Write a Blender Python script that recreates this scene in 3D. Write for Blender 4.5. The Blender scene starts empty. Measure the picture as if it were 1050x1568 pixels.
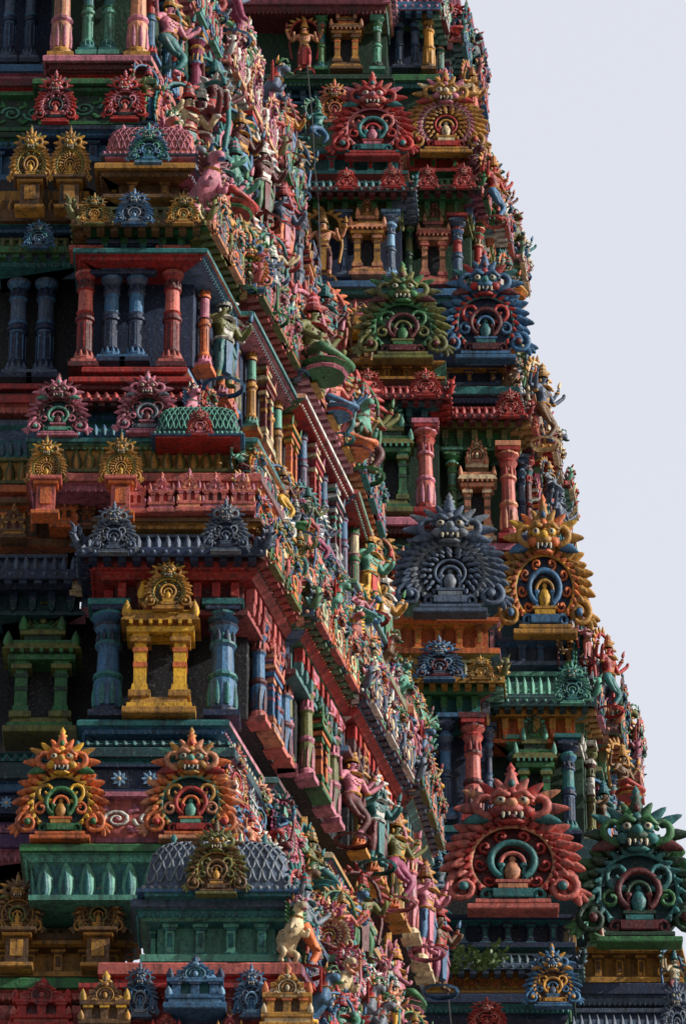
import bpy, math, random
import numpy as np
random.seed(11)
R=random.random
# ------------------------------------------------------------------ camera survey
TH=math.radians(30); F=8083.0; CP=(4.0,-70.0,1.6)
st,ct=math.sin(TH),math.cos(TH)
def PT(u,v,y):
    dx=(u-525)/F; dy=(784-v)/F
    ry=ct-dy*st; rz=st+dy*ct
    t=(y-CP[1])/ry
    return (CP[0]+t*dx, y, CP[2]+t*rz)
def X(u,v,y): return PT(u,v,y)[0]
def Z(v,y): return PT(525,v,y)[2]
def K(v,y):
    dy=(784-v)/F
    return ((y-CP[1])/(ct-dy*st))/F   # metres per survey unit
# ------------------------------------------------------------------ colours
def lin(c): return tuple((x/12.92 if x<=.04045 else ((x+.055)/1.055)**2.4) for x in c)
PAL=dict(red=(.64,.16,.14),maroon=(.36,.10,.12),salmon=(.74,.38,.34),pink=(.74,.44,.52),blue=(.22,.41,.57),dblue=(.10,.17,.30),
 teal=(.15,.43,.44),dteal=(.07,.24,.27),green=(.19,.43,.24),dgreen=(.08,.23,.15),mint=(.34,.61,.53),gold=(.71,.51,.20),brown=(.42,.29,.15),
 cream=(.84,.76,.60),peach=(.80,.54,.40),slate=(.29,.36,.46),yellow=(.85,.65,.16),orange=(.81,.42,.21),white=(.82,.81,.78),
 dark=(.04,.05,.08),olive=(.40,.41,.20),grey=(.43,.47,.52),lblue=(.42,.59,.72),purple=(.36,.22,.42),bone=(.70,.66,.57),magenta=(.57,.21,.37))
PAL={k:np.array(lin(v)) for k,v in PAL.items()}
VIV=['red','salmon','pink','blue','teal','green','mint','gold','cream','peach','magenta','teal','blue','olive','white','maroon','slate','green','red','orange','pink','blue']
def cols(s):
    return [PAL[k] for k in (s.split() if isinstance(s,str) else s)]
def rv(n): return [random.choice(VIV) for _ in range(n)]
# ------------------------------------------------------------------ template algebra (V,F,S,smooth)
def T(V,F_,s,sm=True):
    V=np.array(V,float).reshape(-1,3); F_=np.array(F_,int)
    if F_.shape[1]==3: F_=np.hstack([F_,-np.ones((len(F_),1),int)])
    S=np.full(len(F_),s) if np.isscalar(s) else np.array(s)
    return (V,F_,S.astype(int),np.full(len(F_),sm))
def cat(L):
    o=0;Vs=[];Fs=[];Ss=[];Ms=[]
    for V,f,s,m in L:
        Vs.append(V); g=f.copy(); g[g>=0]+=o; Fs.append(g);Ss.append(s);Ms.append(m);o+=len(V)
    return (np.vstack(Vs),np.vstack(Fs),np.concatenate(Ss),np.concatenate(Ms))
def mv(t,loc=(0,0,0),sc=(1,1,1),rz=0,ry=0,rx=0):
    V=t[0]*np.array(sc)
    if rx:
        c,s=math.cos(rx),math.sin(rx); V=V@np.array([[1,0,0],[0,c,-s],[0,s,c]]).T
    if ry:
        c,s=math.cos(ry),math.sin(ry); V=V@np.array([[c,0,s],[0,1,0],[-s,0,c]]).T
    if rz:
        c,s=math.cos(rz),math.sin(rz); V=V@np.array([[c,-s,0],[s,c,0],[0,0,1]]).T
    return (V+np.array(loc),t[1],t[2],t[3])
def box(c,d,s=0,tp=1.0,ch=0.0):
    x,y,z=d[0]/2,d[1]/2,d[2]/2
    if ch<=0:
        V=[(sx*x*(tp if sz>0 else 1),sy*y*(tp if sz>0 else 1),sz*z) for sz in(-1,1) for sx,sy in((-1,-1),(1,-1),(1,1),(-1,1))]
        Fc=[(0,1,5,4),(1,2,6,5),(2,3,7,6),(3,0,4,7),(4,5,6,7),(3,2,1,0)]
        return T(np.array(V)+np.array(c),Fc,s,False)
    rings=[(-z,ch),(-z+ch,0),(z-ch,0),(z,ch)]
    V=[];Fc=[]
    for zz,ins in rings:
        for sx,sy in((-1,-1),(1,-1),(1,1),(-1,1)): V.append((sx*(x-ins),sy*(y-ins),zz))
    for i in range(3):
        for j in range(4):
            k=(j+1)%4; Fc.append((i*4+j,i*4+k,i*4+4+k,i*4+4+j))
    Fc+= [(12,13,14,15),(3,2,1,0)]
    return T(np.array(V)+np.array(c),Fc,s,False)
def lathe(prof,n=12,s=0,c=(0,0,0),sm=False):
    a=np.arange(n)*2*math.pi/n
    V=[];Fc=[];S=[]
    for r,z in prof:
        for t in a: V.append((c[0]+r*math.cos(t),c[1]+r*math.sin(t),c[2]+z))
    for i in range(len(prof)-1):
        for j in range(n):
            k=(j+1)%n; Fc.append((i*n+j,i*n+k,(i+1)*n+k,(i+1)*n+j))
            S.append(s if np.isscalar(s) else s[min(i,len(s)-1)])
    return T(V,Fc,S,sm)
def ell(c,r,s=0,n=8,m=5):
    prof=[(math.sin(math.pi*i/m)+1e-4,-math.cos(math.pi*i/m)) for i in range(m+1)]
    t=lathe(prof,n,s,sm=True)
    return mv(t,c,(r if not np.isscalar(r) else (r,r,r)))
def tube(pts,rad,n=6,s=0):
    P=np.array(pts,float); m=len(P)
    tg=np.gradient(P,axis=0); tg/=np.linalg.norm(tg,axis=1)[:,None]+1e-9
    ref=np.array([0,1.,0]); 
    if abs(tg[:,1]).mean()>.8: ref=np.array([1.,0,0])
    A=np.cross(tg,ref); A/=np.linalg.norm(A,axis=1)[:,None]+1e-9
    B=np.cross(A,tg)
    rad=np.full(m,rad) if np.isscalar(rad) else np.array(rad)
    an=np.arange(n)*2*math.pi/n
    V=(P[:,None,:]+rad[:,None,None]*(np.cos(an)[None,:,None]*A[:,None,:]+np.sin(an)[None,:,None]*B[:,None,:])).reshape(-1,3)
    Fc=[(i*n+j,i*n+(j+1)%n,(i+1)*n+(j+1)%n,(i+1)*n+j) for i in range(m-1) for j in range(n)]
    return T(V,Fc,s,True)
def arc(cx,cz,r0,r1,a0,a1,n,y=0,y1=None):
    y1=y if y1 is None else y1
    return [(cx+(r0+(r1-r0)*i/n)*math.cos(math.radians(a0+(a1-a0)*i/n)),y+(y1-y)*i/n,cz+(r0+(r1-r0)*i/n)*math.sin(math.radians(a0+(a1-a0)*i/n))) for i in range(n+1)]
def mir(P,sx): return [(sx*p[0],p[1],p[2]) for p in P]
def leaf(L,w,d,s,n=6):
    t=lathe([(.35,0),(.5,.25),(.42,.55),(.22,.82),(.01,1)],n,s,sm=True)
    V=t[0]*np.array([w,d,L]); V[:,1]-= .35*d*(V[:,2]/L)**2*2
    return (V,t[1],t[2],t[3])
def curl_leaf(L,w,d,s,sg=1):
    t=lathe([(.30,0),(.5,.22),(.46,.48),(.32,.72),(.2,.9),(.02,1)],6,s,sm=True)
    V=t[0]*np.array([w,d,L]); q=V[:,2]/L; V[:,0]+=sg*.45*w*q**2; V[:,1]-=.6*d*q**2
    return (V,t[1],t[2],t[3])
def ring_leaves(cx,cz,r,L,w,d,s,a0,a1,n,y):
    out=[]
    for i in range(n):
        a=a0+(a1-a0)*i/(n-1); ar=math.radians(a); sg=1 if a<90 else -1
        out.append(mv(curl_leaf(L*(.88+.24*(i%2)),w,d,s,sg),(cx+r*math.cos(ar),y,cz+r*math.sin(ar)),ry=math.radians(90-a)+sg*.15))
    return out
# ------------------------------------------------------------------ ornaments (slots 6 = bone, 7 = black)
def mask(full=True):
    L=[ell((0,-.06,0),(.13,.11,.10),1,10,6),ell((0,-.16,-.02),(.075,.05,.04),1,8,4),ell((0,-.2,.01),(.036,.045,.035),5,6,4),
       ell((0,-.145,-.075),(.085,.05,.028),7,8,4),ell((0,-.14,-.11),(.08,.05,.02),2,8,4),ell((0,-.18,-.09),(.03,.03,.02),0,6,4)]
    for sx in(-1,1):
        L+=[ell((sx*.068,-.14,.048),(.042,.038,.04),5,8,5),ell((sx*.068,-.170,.046),(.028,.018,.027),6,6,4),ell((sx*.068,-.187,.044),(.013,.01,.013),7,5,4),
            tube(mir([(.015,-.15,.09),(.07,-.18,.11),(.135,-.12,.075)],sx),[.018,.028,.012],5,4),
            ell((sx*.09,-.13,-.03),(.05,.05,.04),2,6,4),
            mv(leaf(.06,.026,.026,6),(sx*.055,-.185,-.05),ry=math.pi),mv(leaf(.035,.02,.02,6),(sx*.02,-.19,-.055),ry=math.pi),
            tube(mir(arc(.15,.05,.09,.02,-110,230,12,-.07,-.13),sx),[.034-.0016*i for i in range(13)],6,4),
            mv(curl_leaf(.19,.1,.06,3,sx),(sx*.12,-.06,-.03),ry=sx*1.7),
            mv(curl_leaf(.19,.09,.06,2,sx),(sx*.06,-.06,.07),ry=sx*.55),mv(curl_leaf(.15,.08,.06,4,sx),(sx*.03,-.08,.1),ry=sx*.25)]
        if full: L+=[mv(curl_leaf(.16,.08,.05,5,sx),(sx*.15,-.05,.09),ry=sx*.9),mv(curl_leaf(.15,.09,.05,1,sx),(sx*.2,-.05,.02),ry=sx*1.3)]
    L+=[mv(leaf(.24,.12,.09,1),(0,-.06,.07)),ell((0,-.13,.12),(.035,.035,.04),2,6,4),ell((0,-.11,.2),(.025,.025,.03),3,6,4),lathe([(.03,0),(.045,.02),(.018,.04),(.028,.06),(.001,.11)],6,2,(0,-.07,.27),True)]
    return cat(L)
MK=mask()
def kudu(hi=True,nf=23,inner=0):
    L=[];cz=.43
    L+=[box((0,-.05,.025),(.68,.2,.05),4,ch=.01),box((0,-.06,.07),(.56,.18,.04),1,ch=.008)]
    n=32 if hi else 16
    V=[(0,-.05,cz)]+[(.38*math.cos(2*math.pi*i/n),-.04,cz+.38*math.sin(2*math.pi*i/n)) for i in range(n)]
    V+=[(v[0],.05,v[2]) for v in V[1:]]
    Fc=[(0,1+i,1+(i+1)%n,-1) for i in range(n)]+[(1+i,1+n+i,1+n+(i+1)%n,1+(i+1)%n) for i in range(n)]
    L.append(T(V,Fc,0,False))
    q=26 if hi else 12; sd=6 if hi else 4
    if hi:
        L+=ring_leaves(0,cz,.39,.15,.115,.10,4,-32,212,nf,-.02)
        L+=ring_leaves(0,cz,.345,.11,.10,.10,1,-36,216,nf-2,-.07)
        L+=ring_leaves(0,cz,.30,.075,.07,.07,2,-40,220,nf,-.09)
    else: L+=ring_leaves(0,cz,.36,.16,.16,.1,4,-25,205,nf,-.03)
    L.append(tube(arc(0,cz,.315,.315,-50,230,q,-.1),.018,sd,5))
    for sx in(-1,1):
        L.append(tube(mir(arc(.37,.20,.14,.02,130,-400,20 if hi else 9,-.08,-.15),sx),([.034-.001*i for i in range(21)] if hi else .03),sd,1))
        L.append(ell((sx*.37,-.15,.20),(.04,.04,.04),3,6,4))
        if hi:
            L.append(tube(mir(arc(.19,.13,.07,.012,200,-250,12,-.1,-.13),sx),.018,5,3))
            L+=[mv(curl_leaf(.13,.1,.07,4,sx),(sx*.46,-.06,.17),ry=sx*(1.5+.5*k)) for k in range(3)]
    if hi:
        if inner==1:
            L+=ring_leaves(0,cz,.255,.085,.075,.07,2,-50,230,21,-.06)
            L+=ring_leaves(0,cz,.215,.07,.06,.07,1,-50,230,19,-.09)
            L+=ring_leaves(0,cz,.17,.06,.05,.06,4,-50,230,15,-.11)
        elif inner==0:
            for i in range(8):
                a=-42+264*i/7; ar=math.radians(a)
                L.append(tube(arc(.245*math.cos(ar),cz+.245*math.sin(ar),.055,.012,a+180,a+180+(420 if a<90 else -420),9,-.07,-.11),.017,4,2))
        else:
            for sx in(-1,1):
                L.append(tube(mir(arc(.16,.56,.12,.02,-120,330,14,-.09,-.14),sx),[.03-.0012*i for i in range(15)],5,2))
                L.append(tube(mir(arc(.22,.36,.09,.015,150,-300,12,-.09,-.14),sx),.02,5,4))
        if inner!=1: L.append(tube(arc(0,cz,.165,.165,-58,238,18,-.12),.028,6,3)) 
        else: L.append(tube(arc(0,cz,.14,.14,-58,238,18,-.12),.016,6,3))
        L.append(ell((0,-.05,cz),(.145,.03,.15),7,12,4))
        L+=[box((0,-.09,.14),(.30,.14,.08),3,ch=.008),box((0,-.1,.20),(.22,.12,.05),5,ch=.006),box((0,-.1,.24),(.26,.13,.025),1)]
        L+=[lathe([(.02,0),(.026,.02),(.016,.04),(.016,.12),(.03,.14),(.03,.16)],6,3,(sx*.085,-.11,.25)) for sx in(-1,1)]
        L.append(lathe([(.035,0),(.06,.05),(.068,.1),(.045,.16),(.02,.18),(.03,.21),(.001,.25)],10,5,(0,-.09,.25),True))
        L.append(tube(arc(0,.41,.09,.09,0,180,10,-.12),.018,5,1))
        L.append(mv(MK,(0,-.05,.865),(1.24,1.2,1.16)))
    else:
        L+=[tube(arc(0,cz,.2,.2,-50,230,10,-.07),.03,4,3),box((0,-.08,.2),(.24,.08,.1),3),ell((0,-.08,.42),(.09,.06,.14),5,7,5),
            ell((0,-.1,.87),(.13,.1,.1),1,7,5),mv(leaf(.28,.14,.08,4),(0,-.07,.95)),ell((0,-.18,.82),(.06,.04,.025),7,6,3)]
        for sx in(-1,1): L+=[mv(leaf(.18,.1,.06,2),(sx*.08,-.07,.93),ry=sx*.8),ell((sx*.06,-.17,.9),.03,5,5,4),tube(mir(arc(.17,.93,.07,.02,-110,180,6,-.08),sx),.022,4,4)]
    t=cat(L); V=t[0].copy(); V[:,2]/=1.28; return (V,t[1],t[2],t[3])
KB=[kudu(True,23,0),kudu(True,27,1),kudu(True,19,2)]
KS=kudu(False,11)
def acro():
    L=[tube([(0,0,0),(0,-.3,.05),(0,-.52,.28),(0,-.5,.6),(0,-.28,.7),(0,-.16,.55),(0,-.25,.45)],[.16,.15,.13,.11,.09,.07,.03],6,0)]
    for sx in(-1,1):
        L+=[mv(curl_leaf(.4,.26,.14,1,sx),(sx*.05,-.2,.05),ry=sx*.9),mv(curl_leaf(.34,.2,.12,2,sx),(sx*.05,-.35,.3),ry=sx*.7)]
    L+=[mv(leaf(.45,.22,.14,1),(0,-.05,.2)),mv(leaf(.3,.18,.12,2),(0,-.5,.55),rx=.6),mv(leaf(.28,.16,.1,1),(0,-.52,.3),rx=1.2),ell((0,-.22,.5),(.07,.07,.07),2,6,4)]
    return cat(L)
AC=acro()
def column():
    L=[box((0,0,.02),(1,1,.04),1,ch=.005),box((0,0,.055),(.84,.84,.03),2)]
    L.append(lathe([(.40,.07),(.42,.09),(.30,.12),(.27,.13),(.34,.15),(.27,.17),(.25,.40),(.26,.41),(.33,.42),(.33,.44),(.26,.45),(.25,.47),(.30,.485),(.25,.50),(.235,.66),
       (.30,.67),(.30,.69),(.23,.70),(.22,.75),(.36,.79),(.38,.81),(.24,.84),(.23,.85),(.46,.885),(.48,.90)],14,[2,2,2,1,1,1,0,1,1,1,1,0,2,2,0,1,1,1,0,2,2,0,1,1]))
    L+=[box((0,0,.915),(.86,.86,.03),1,ch=.004),box((0,0,.945),(.6,.6,.03),0),box((0,0,.98),(1.15,.9,.04),2,ch=.006)]
    for i in range(10):
        a=i*2*math.pi/10; L.append(mv(leaf(.06,.16,.12,2),(.3*math.cos(a),.3*math.sin(a),.09)))
    for i in range(8):
        a=i*2*math.pi/8; L.append(box((.245*math.cos(a),.245*math.sin(a),.28),(.05,.05,.2),0)); L.append(mv(leaf(.05,.1,.08,1),(.24*math.cos(a),.24*math.sin(a),.70)))
    return cat(L)
COL=column()
def fatcol():
    L=[box((0,0,.025),(1,1,.05),1,ch=.006)]
    L.append(lathe([(.44,.05),(.46,.09),(.34,.12),(.36,.15),(.40,.33),(.34,.35),(.42,.37),(.42,.39),(.32,.41),(.29,.62),(.38,.64),(.38,.66),(.28,.68),(.26,.74),(.40,.79),(.44,.81),(.28,.84),(.5,.88),(.5,.9)],12,[1,1,0,0,0,2,2,2,0,0,2,2,2,0,1,1,0,2]))
    L+=[box((0,0,.925),(.95,.95,.04),1,ch=.006),box((0,0,.97),(1.15,1,.05),2,ch=.006)]
    for i in range(8):
        a=(i+.5)*2*math.pi/8; L.append(mv(leaf(.2,.2,.1,2),(.36*math.cos(a),.36*math.sin(a),.12)))
        L.append(mv(leaf(.1,.16,.08,1),(.3*math.cos(a),.3*math.sin(a),.66),ry=0))
    return cat(L)
FCOL=fatcol()
def niche():
    L=[box((0,-.1,.02),(1.0,.6,.04),1,ch=.006),box((0,-.1,.055),(.88,.52,.03),0),box((0,-.1,.09),(.8,.48,.04),1,tp=.9)]
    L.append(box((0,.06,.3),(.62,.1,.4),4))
    for sx in(-1,1):
        x=sx*.27
        L+=[box((x,-.2,.13),(.30,.3,.04),1,ch=.005),box((x,-.2,.17),(.24,.24,.05),0,tp=.85),box((x,-.2,.29),(.17,.2,.2),0),box((x,-.2,.31),(.19,.22,.03),2),
            box((x,-.2,.4),(.2,.22,.025),2),box((x,-.2,.43),(.16,.18,.04),0),box((x,-.2,.46),(.28,.28,.03),1,ch=.004),box((x,-.2,.485),(.22,.24,.03),3)]
    L+=[box((0,-.12,.515),(.92,.5,.035),0,ch=.005),box((0,-.12,.545),(.78,.42,.03),2),box((0,-.12,.58),(1.08,.62,.045),1,tp=.88),
        box((0,-.12,.62),(.8,.44,.03),0),box((0,-.1,.66),(.5,.34,.06),2),box((0,-.1,.70),(.62,.42,.03),1,ch=.004)]
    for x in np.linspace(-.4,.4,7): L.append(box((x,-.4,.548),(.05,.06,.025),3))
    for sx in(-1,1): L+=[mv(leaf(.09,.14,.1,3),(sx*.46,-.36,.59)),mv(leaf(.09,.14,.1,3),(sx*.26,-.3,.71))]
    L.append(box((0,-.08,.745),(.42,.3,.06),0,tp=.85))
    k=mv(KS,(0,-.16,.715),(.62,.6,.285)); L.append((k[0],k[1],np.array([2,1,3,0,3,1,3,4])[k[2]],k[3]))
    return cat(L)
NI=niche()
def vault():
    L=[]
    def S(s,t):
        w=max(0,1-abs(s)**5)**(1/3.); a=math.radians(t)
        y=-.31*w*(max(0,math.cos(a)))**.7
        return (s*.52*(1-.10*math.sin(a)),y,.05+.40*(w**.7)*math.sin(a)**.9)
    ns,nt=28,8
    ss=[-1+2*i/ns for i in range(ns+1)]; ts=[90*j/nt for j in range(nt+1)]
    V=[S(s,t) for s in ss for t in ts]; Fc=[(i*(nt+1)+j,(i+1)*(nt+1)+j,(i+1)*(nt+1)+j+1,i*(nt+1)+j+1) for i in range(ns) for j in range(nt)]
    L.append(T(V,Fc,0,True)); V2=[(v[0],-v[1],v[2]) for v in V]; L.append(T(V2,[f[::-1] for f in Fc],0,True))
    rows=6
    for r in range(rows):
        t0=6+80*r/rows; t1=6+80*(r+1)/rows
        nn=15
        for k in range(nn):
            s0=-.93+1.86*(k+(.5 if r%2 else 0))/nn; w=1.86/nn
            if s0+w>.97: continue
            P=[]
            for q in range(6):
                f=q/5; s=s0+w*f; t=t1-(t1-t0)*math.sin(math.pi*f)**.8
                p=S(s,t); P.append((p[0],p[1]*1.02-.008,p[2]+.006))
            L.append(tube(P,.0085,4,1))
    L+=[box((0,-.0,.037),(1.07,.68,.026),2,ch=.01),box((0,0,.010),(.96,.60,.0275),3)]
    for x in np.linspace(-.49,.49,19): L.append(ell((x,-.335,.055),(.018,.02,.018),1,5,4))
    L.append(tube([S(s,88) for s in np.linspace(-.85,.85,8)],.022,6,2))
    for x in(-.3,0,.3): L.append(lathe([(.02,0),(.035,.02),(.015,.05),(.025,.07),(.001,.11)],7,3,(x,0,.43),True))
    t=cat(L);V=t[0].copy();V[:,2]/=.54;return(V,t[1],t[2],t[3])
VA=vault()
def merlon():
    L=[box((0,0,.05),(1,.9,.10),0,ch=.015),box((0,0,.13),(.84,.76,.07),1),box((0,0,.20),(.94,.84,.07),0,ch=.012),box((0,0,.33),(.66,.6,.2),2),box((0,0,.46),(.9,.82,.07),0,ch=.012),
       box((0,0,.54),(.74,.66,.10),1,tp=.8),box((0,0,.63),(.6,.54,.08),0,ch=.015),box((0,0,.74),(.44,.4,.14),0,tp=.6),lathe([(.1,0),(.13,.04),(.06,.08),(.08,.12),(.001,.2)],8,3,(0,0,.80),True)]
    for x in(-.3,0,.3): L+=[box((x,-.32,.33),(.14,.14,.2),0),box((x,-.34,.4),(.18,.16,.03),3)]
    for sx in(-1,1): L+=[mv(leaf(.16,.14,.1,3),(sx*.4,-.36,.48)),mv(leaf(.12,.12,.1,1),(sx*.42,-.4,.22))]
    k=mv(KS,(0,-.34,.42),(.5,.5,.42)); L.append((k[0],k[1],np.array([2,1,3,0,0,1,3,2])[k[2]],k[3]))
    return cat(L)
ME=merlon()
def scroll():
    L=[]
    for k,x in enumerate((-.5,0)):
        f=1 if k==0 else -1
        L.append(tube([(x+.25+(p[0])*1,p[1],.5+f*p[2]) for p in arc(0,0,.23,.03,180,-420,16,-.02,-.05)],[.045-.0015*i for i in range(17)],5,0))
        L.append(ell((x+.25,-.05,.5),(.05,.04,.05),1,6,4))
        for a in(40,130,230,320): L.append(mv(curl_leaf(.2,.13,.06,1),(x+.25+.22*math.cos(math.radians(a)),-.02,.5+.26*math.sin(math.radians(a))),ry=math.radians(90-a)))
    return cat(L)
SC=scroll()
PETAL=cat([mv(leaf(1,.95,.35,0,5),(0,0,0)),mv(leaf(.7,.5,.3,1,5),(0,-.1,.02))])
ROS=cat([box((0,-.02,.5),(.9,.06,.9),1,ch=.02)]+[mv(leaf(.32,.24,.12,0),(.06*math.cos(a),-.06,.5+.06*math.sin(a)),ry=math.pi/2-a) for a in np.arange(8)*math.pi/4]+[ell((0,-.1,.5),.1,2,7,5)])
DENT=cat([box((0,-.3,.65),(.62,.6,.5),0,ch=.04),box((0,-.25,.25),(.42,.45,.4),1,tp=1.25),mv(leaf(.3,.3,.3,1,5),(0,-.4,-.05))])
PILA=cat([box((0,-.12,.06),(.75,.34,.12),1,ch=.02),box((0,-.1,.45),(.5,.26,.7),0,ch=.02),box((0,-.14,.5),(.28,.24,.42),1),box((0,-.13,.84),(.66,.32,.08),1,ch=.015),box((0,-.14,.94),(.85,.38,.11),0,ch=.02)])
BEAD=ell((0,0,0),.5,0,5,3)
# ------------------------------------------------------------------ skinned statues
def skin(joints,edges,slotfn,lv=1):
    me=bpy.data.meshes.new('tmp_skin'); me.from_pydata([j[:3] for j in joints],edges,[])
    ob=bpy.data.objects.new('tmp_skin',me); bpy.context.scene.collection.objects.link(ob)
    ob.modifiers.new('s','SKIN'); 
    if not me.skin_vertices: me.skin_vertices.new()
    for i,j in enumerate(joints):
        r=j[3]; me.skin_vertices[0].data[i].radius=(r,r) if np.isscalar(r) else r
    me.skin_vertices[0].data[0].use_root=True
    m=ob.modifiers.new('d','SUBSURF'); m.levels=lv; m.render_levels=lv
    dg=bpy.context.evaluated_depsgraph_get(); ev=ob.evaluated_get(dg); em=ev.to_mesh()
    V=np.array([v.co[:] for v in em.vertices]); Fc=[]
    for p in em.polygons:
        vs=list(p.vertices)
        Fc.append(vs if len(vs)==4 else (vs[:3]+[-1]))
    Fc=np.array(Fc)
    ev.to_mesh_clear(); bpy.data.objects.remove(ob)
    cen=np.array([V[[q for q in f if q>=0]].mean(0) for f in Fc])
    S=np.array([slotfn(c) for c in cen])
    return (V,Fc,S,np.full(len(Fc),True))
def deity(pose):
    J=[(0,0,.47,.085),(0,-.01,.56,.062),(0,-.02,.67,.085),(0,-.01,.755,.036),(0,-.02,.815,.05),(0,-.015,.87,.045)]
    E=[(0,1),(1,2),(2,3),(3,4),(4,5)]
    def add(par,pts):
        k=par
        for p in pts: J.append(p); E.append((k,len(J)-1)); k=len(J)-1
    if pose==2:
        for s in(-1,1): add(0,[(s*.08,-.04,.42,.06),(s*.2,-.2,.40,.045),(s*.05,-.26,.36,.03),(-s*.03,-.27,.35,.024)])
    elif pose==1:
        add(0,[(.07,0,.43,.06),(.15,-.08,.27,.045),(.06,-.02,.08,.03),(.07,-.1,.04,.024)])
        add(0,[(-.07,-.02,.44,.06),(-.2,-.1,.34,.045),(-.06,-.12,.22,.03),(-.03,-.17,.18,.022)])
    else:
        for s in(-1,1): add(0,[(s*.06,0,.42,.06),(s*.075,-.03,.25,.045),(s*.07,0,.06,.03),(s*.085,-.08,.03,.024)])
    for s in(-1,1):
        lo=(s*.2,-.03,.60,.03)
        hand={0:(s*.17,-.14,.66,.024),1:(s*.3,-.1,.72,.024),2:(s*.14,-.16,.5,.024)}[pose]
        add(2,[(s*.115,-.01,.72,.04),lo,hand,(hand[0],hand[1]-.02,hand[2]+.05,.02)])
        add(2,[(s*.10,.02,.71,.035),(s*.24,.03,.68,.028),(s*.29,-.03,.80,.022),(s*.29,-.05,.85,.02)])
    def sf(c):
        if c[2]<.49 and c[2]>(.14 if pose!=2 else .3) and abs(c[0])<.3: return 1
        if .55<c[2]<.585 and abs(c[0])<.1: return 2
        if c[2]>.2 and c[2]<.23 : return 2
        return 0
    body=skin(J,E,sf)
    L=[body]
    L+=[lathe([(.06,0),(.068,.02),(.055,.03),(.058,.06),(.045,.08),(.047,.11),(.03,.14),(.032,.16),(.001,.21)],10,[2,3,2,3,2,3,2,2],(0,-.01,.865)),
        lathe([(.07,0),(.10,.015),(.09,.03),(.05,.035)],10,2,(0,-.015,.70)),lathe([(.09,0),(.1,.015),(.09,.03)],10,2,(0,-.0,.485)),
        ell((0,-.075,.815),(.010,.018,.016),0,5,4),ell((0,-.066,.79),(.018,.008,.006),3,5,4)]
    zb=.3 if pose!=2 else .36
    L.append(tube([(.2,.05,zb),(.24,.05,.55),(.23,.05,.8)]+arc(0,.85,.22,.22,0,180,10,.05)+[(-.23,.05,.8),(-.24,.05,.55),(-.2,.05,zb)],.022,5,3))
    L+=ring_leaves(0,.85,.22,.09,.07,.04,2,-10,190,11,.05)
    if pose!=1 and pose!=2: L.append(box((0,-.045,.3),(.07,.05,.34),3,tp=1.2))
    for k in range(5): L.append(ell((.05*math.cos(3.6+k*.5),-.085-.004*k,.66+.045*math.sin(3.6+k*.5)),.011,2,5,3))
    for s in(-1,1):
        L+=[ell((s*.02,-.066,.832),(.011,.007,.007),4,5,4),ell((s*.054,-.01,.81),(.014,.016,.03),2,5,4),
            mv(leaf(.09,.05,.04,3),(s*.29,-.05,.86))]
        if pose!=2: L.append(mv(leaf(.16,.07,.03,1),(s*.05,-.05,.47),ry=math.pi+ -s*.35))
        for q in((.2,.6),(.285,.8)): L.append(ell((s*q[0],-.03,q[1]),(.035,.035,.016),2,6,4))
    if pose==2:
        L+=[lathe([(.01,0),(.15,.0),(.17,.02),(.15,.04),(.19,.07),(.17,.09),(.01,.09)],12,[1,3,3,1,3,3],(0,-.1,.25))]
        return mv(cat(L),(0,0,-.25))
    L.append(lathe([(.16,0),(.18,.02),(.14,.04)],12,3,(0,-.02,-.02)))
    return cat(L)
def yali():
    J=[(0,.0,.30,.13),(0,-.12,.42,.12),(0,-.22,.57,.15),(0,-.28,.74,.10),(0,-.32,.87,.10),(0,-.42,.87,.085),(0,-.50,.83,.06)]
    E=[(i,i+1) for i in range(6)]
    def add(par,pts):
        k=par
        for p in pts: J.append(p); E.append((k,len(J)-1)); k=len(J)-1
    for s in(-1,1):
        add(0,[(s*.11,-.06,.24,.075),(s*.13,-.18,.16,.05),(s*.13,-.06,.05,.035),(s*.13,-.14,.02,.035)])
        add(2,[(s*.11,-.28,.5,.06),(s*.13,-.38,.40,.042),(s*.12,-.42,.5,.035),(s*.12,-.46,.48,.035)])
    add(0,[(0,.1,.34,.03),(0,.16,.5,.025),(0,.08,.62,.025),(0,.0,.6,.03)])
    t=skin(J,E,lambda c:1 if (c[1]<-.2 and c[2]>.66 and c[1]>-.33) else 0)
    L=[t]
    for s in(-1,1):
        L+=[mv(leaf(.13,.07,.05,2),(s*.06,-.31,.95),ry=s*.35),ell((s*.06,-.40,.92),(.03,.03,.03),4,6,4),
            tube([(s*.07,-.34,.95),(s*.09,-.4,1.0),(s*.08,-.46,.99),(s*.06,-.48,.94)],[.03,.025,.018,.008],5,3)]
        for i in range(5): L.append(mv(curl_leaf(.13,.08,.05,1,s),(s*.09,-.25,.6+.07*i),ry=s*1.0))
    L+=[ell((0,-.48,.78),(.045,.07,.02),3,6,4),lathe([(.1,0),(.13,.02),(.1,.04)],10,2,(0,-.27,.68))]
    return cat(L)
DE=[deity(0),deity(1),deity(2)]; YA=yali()
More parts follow.
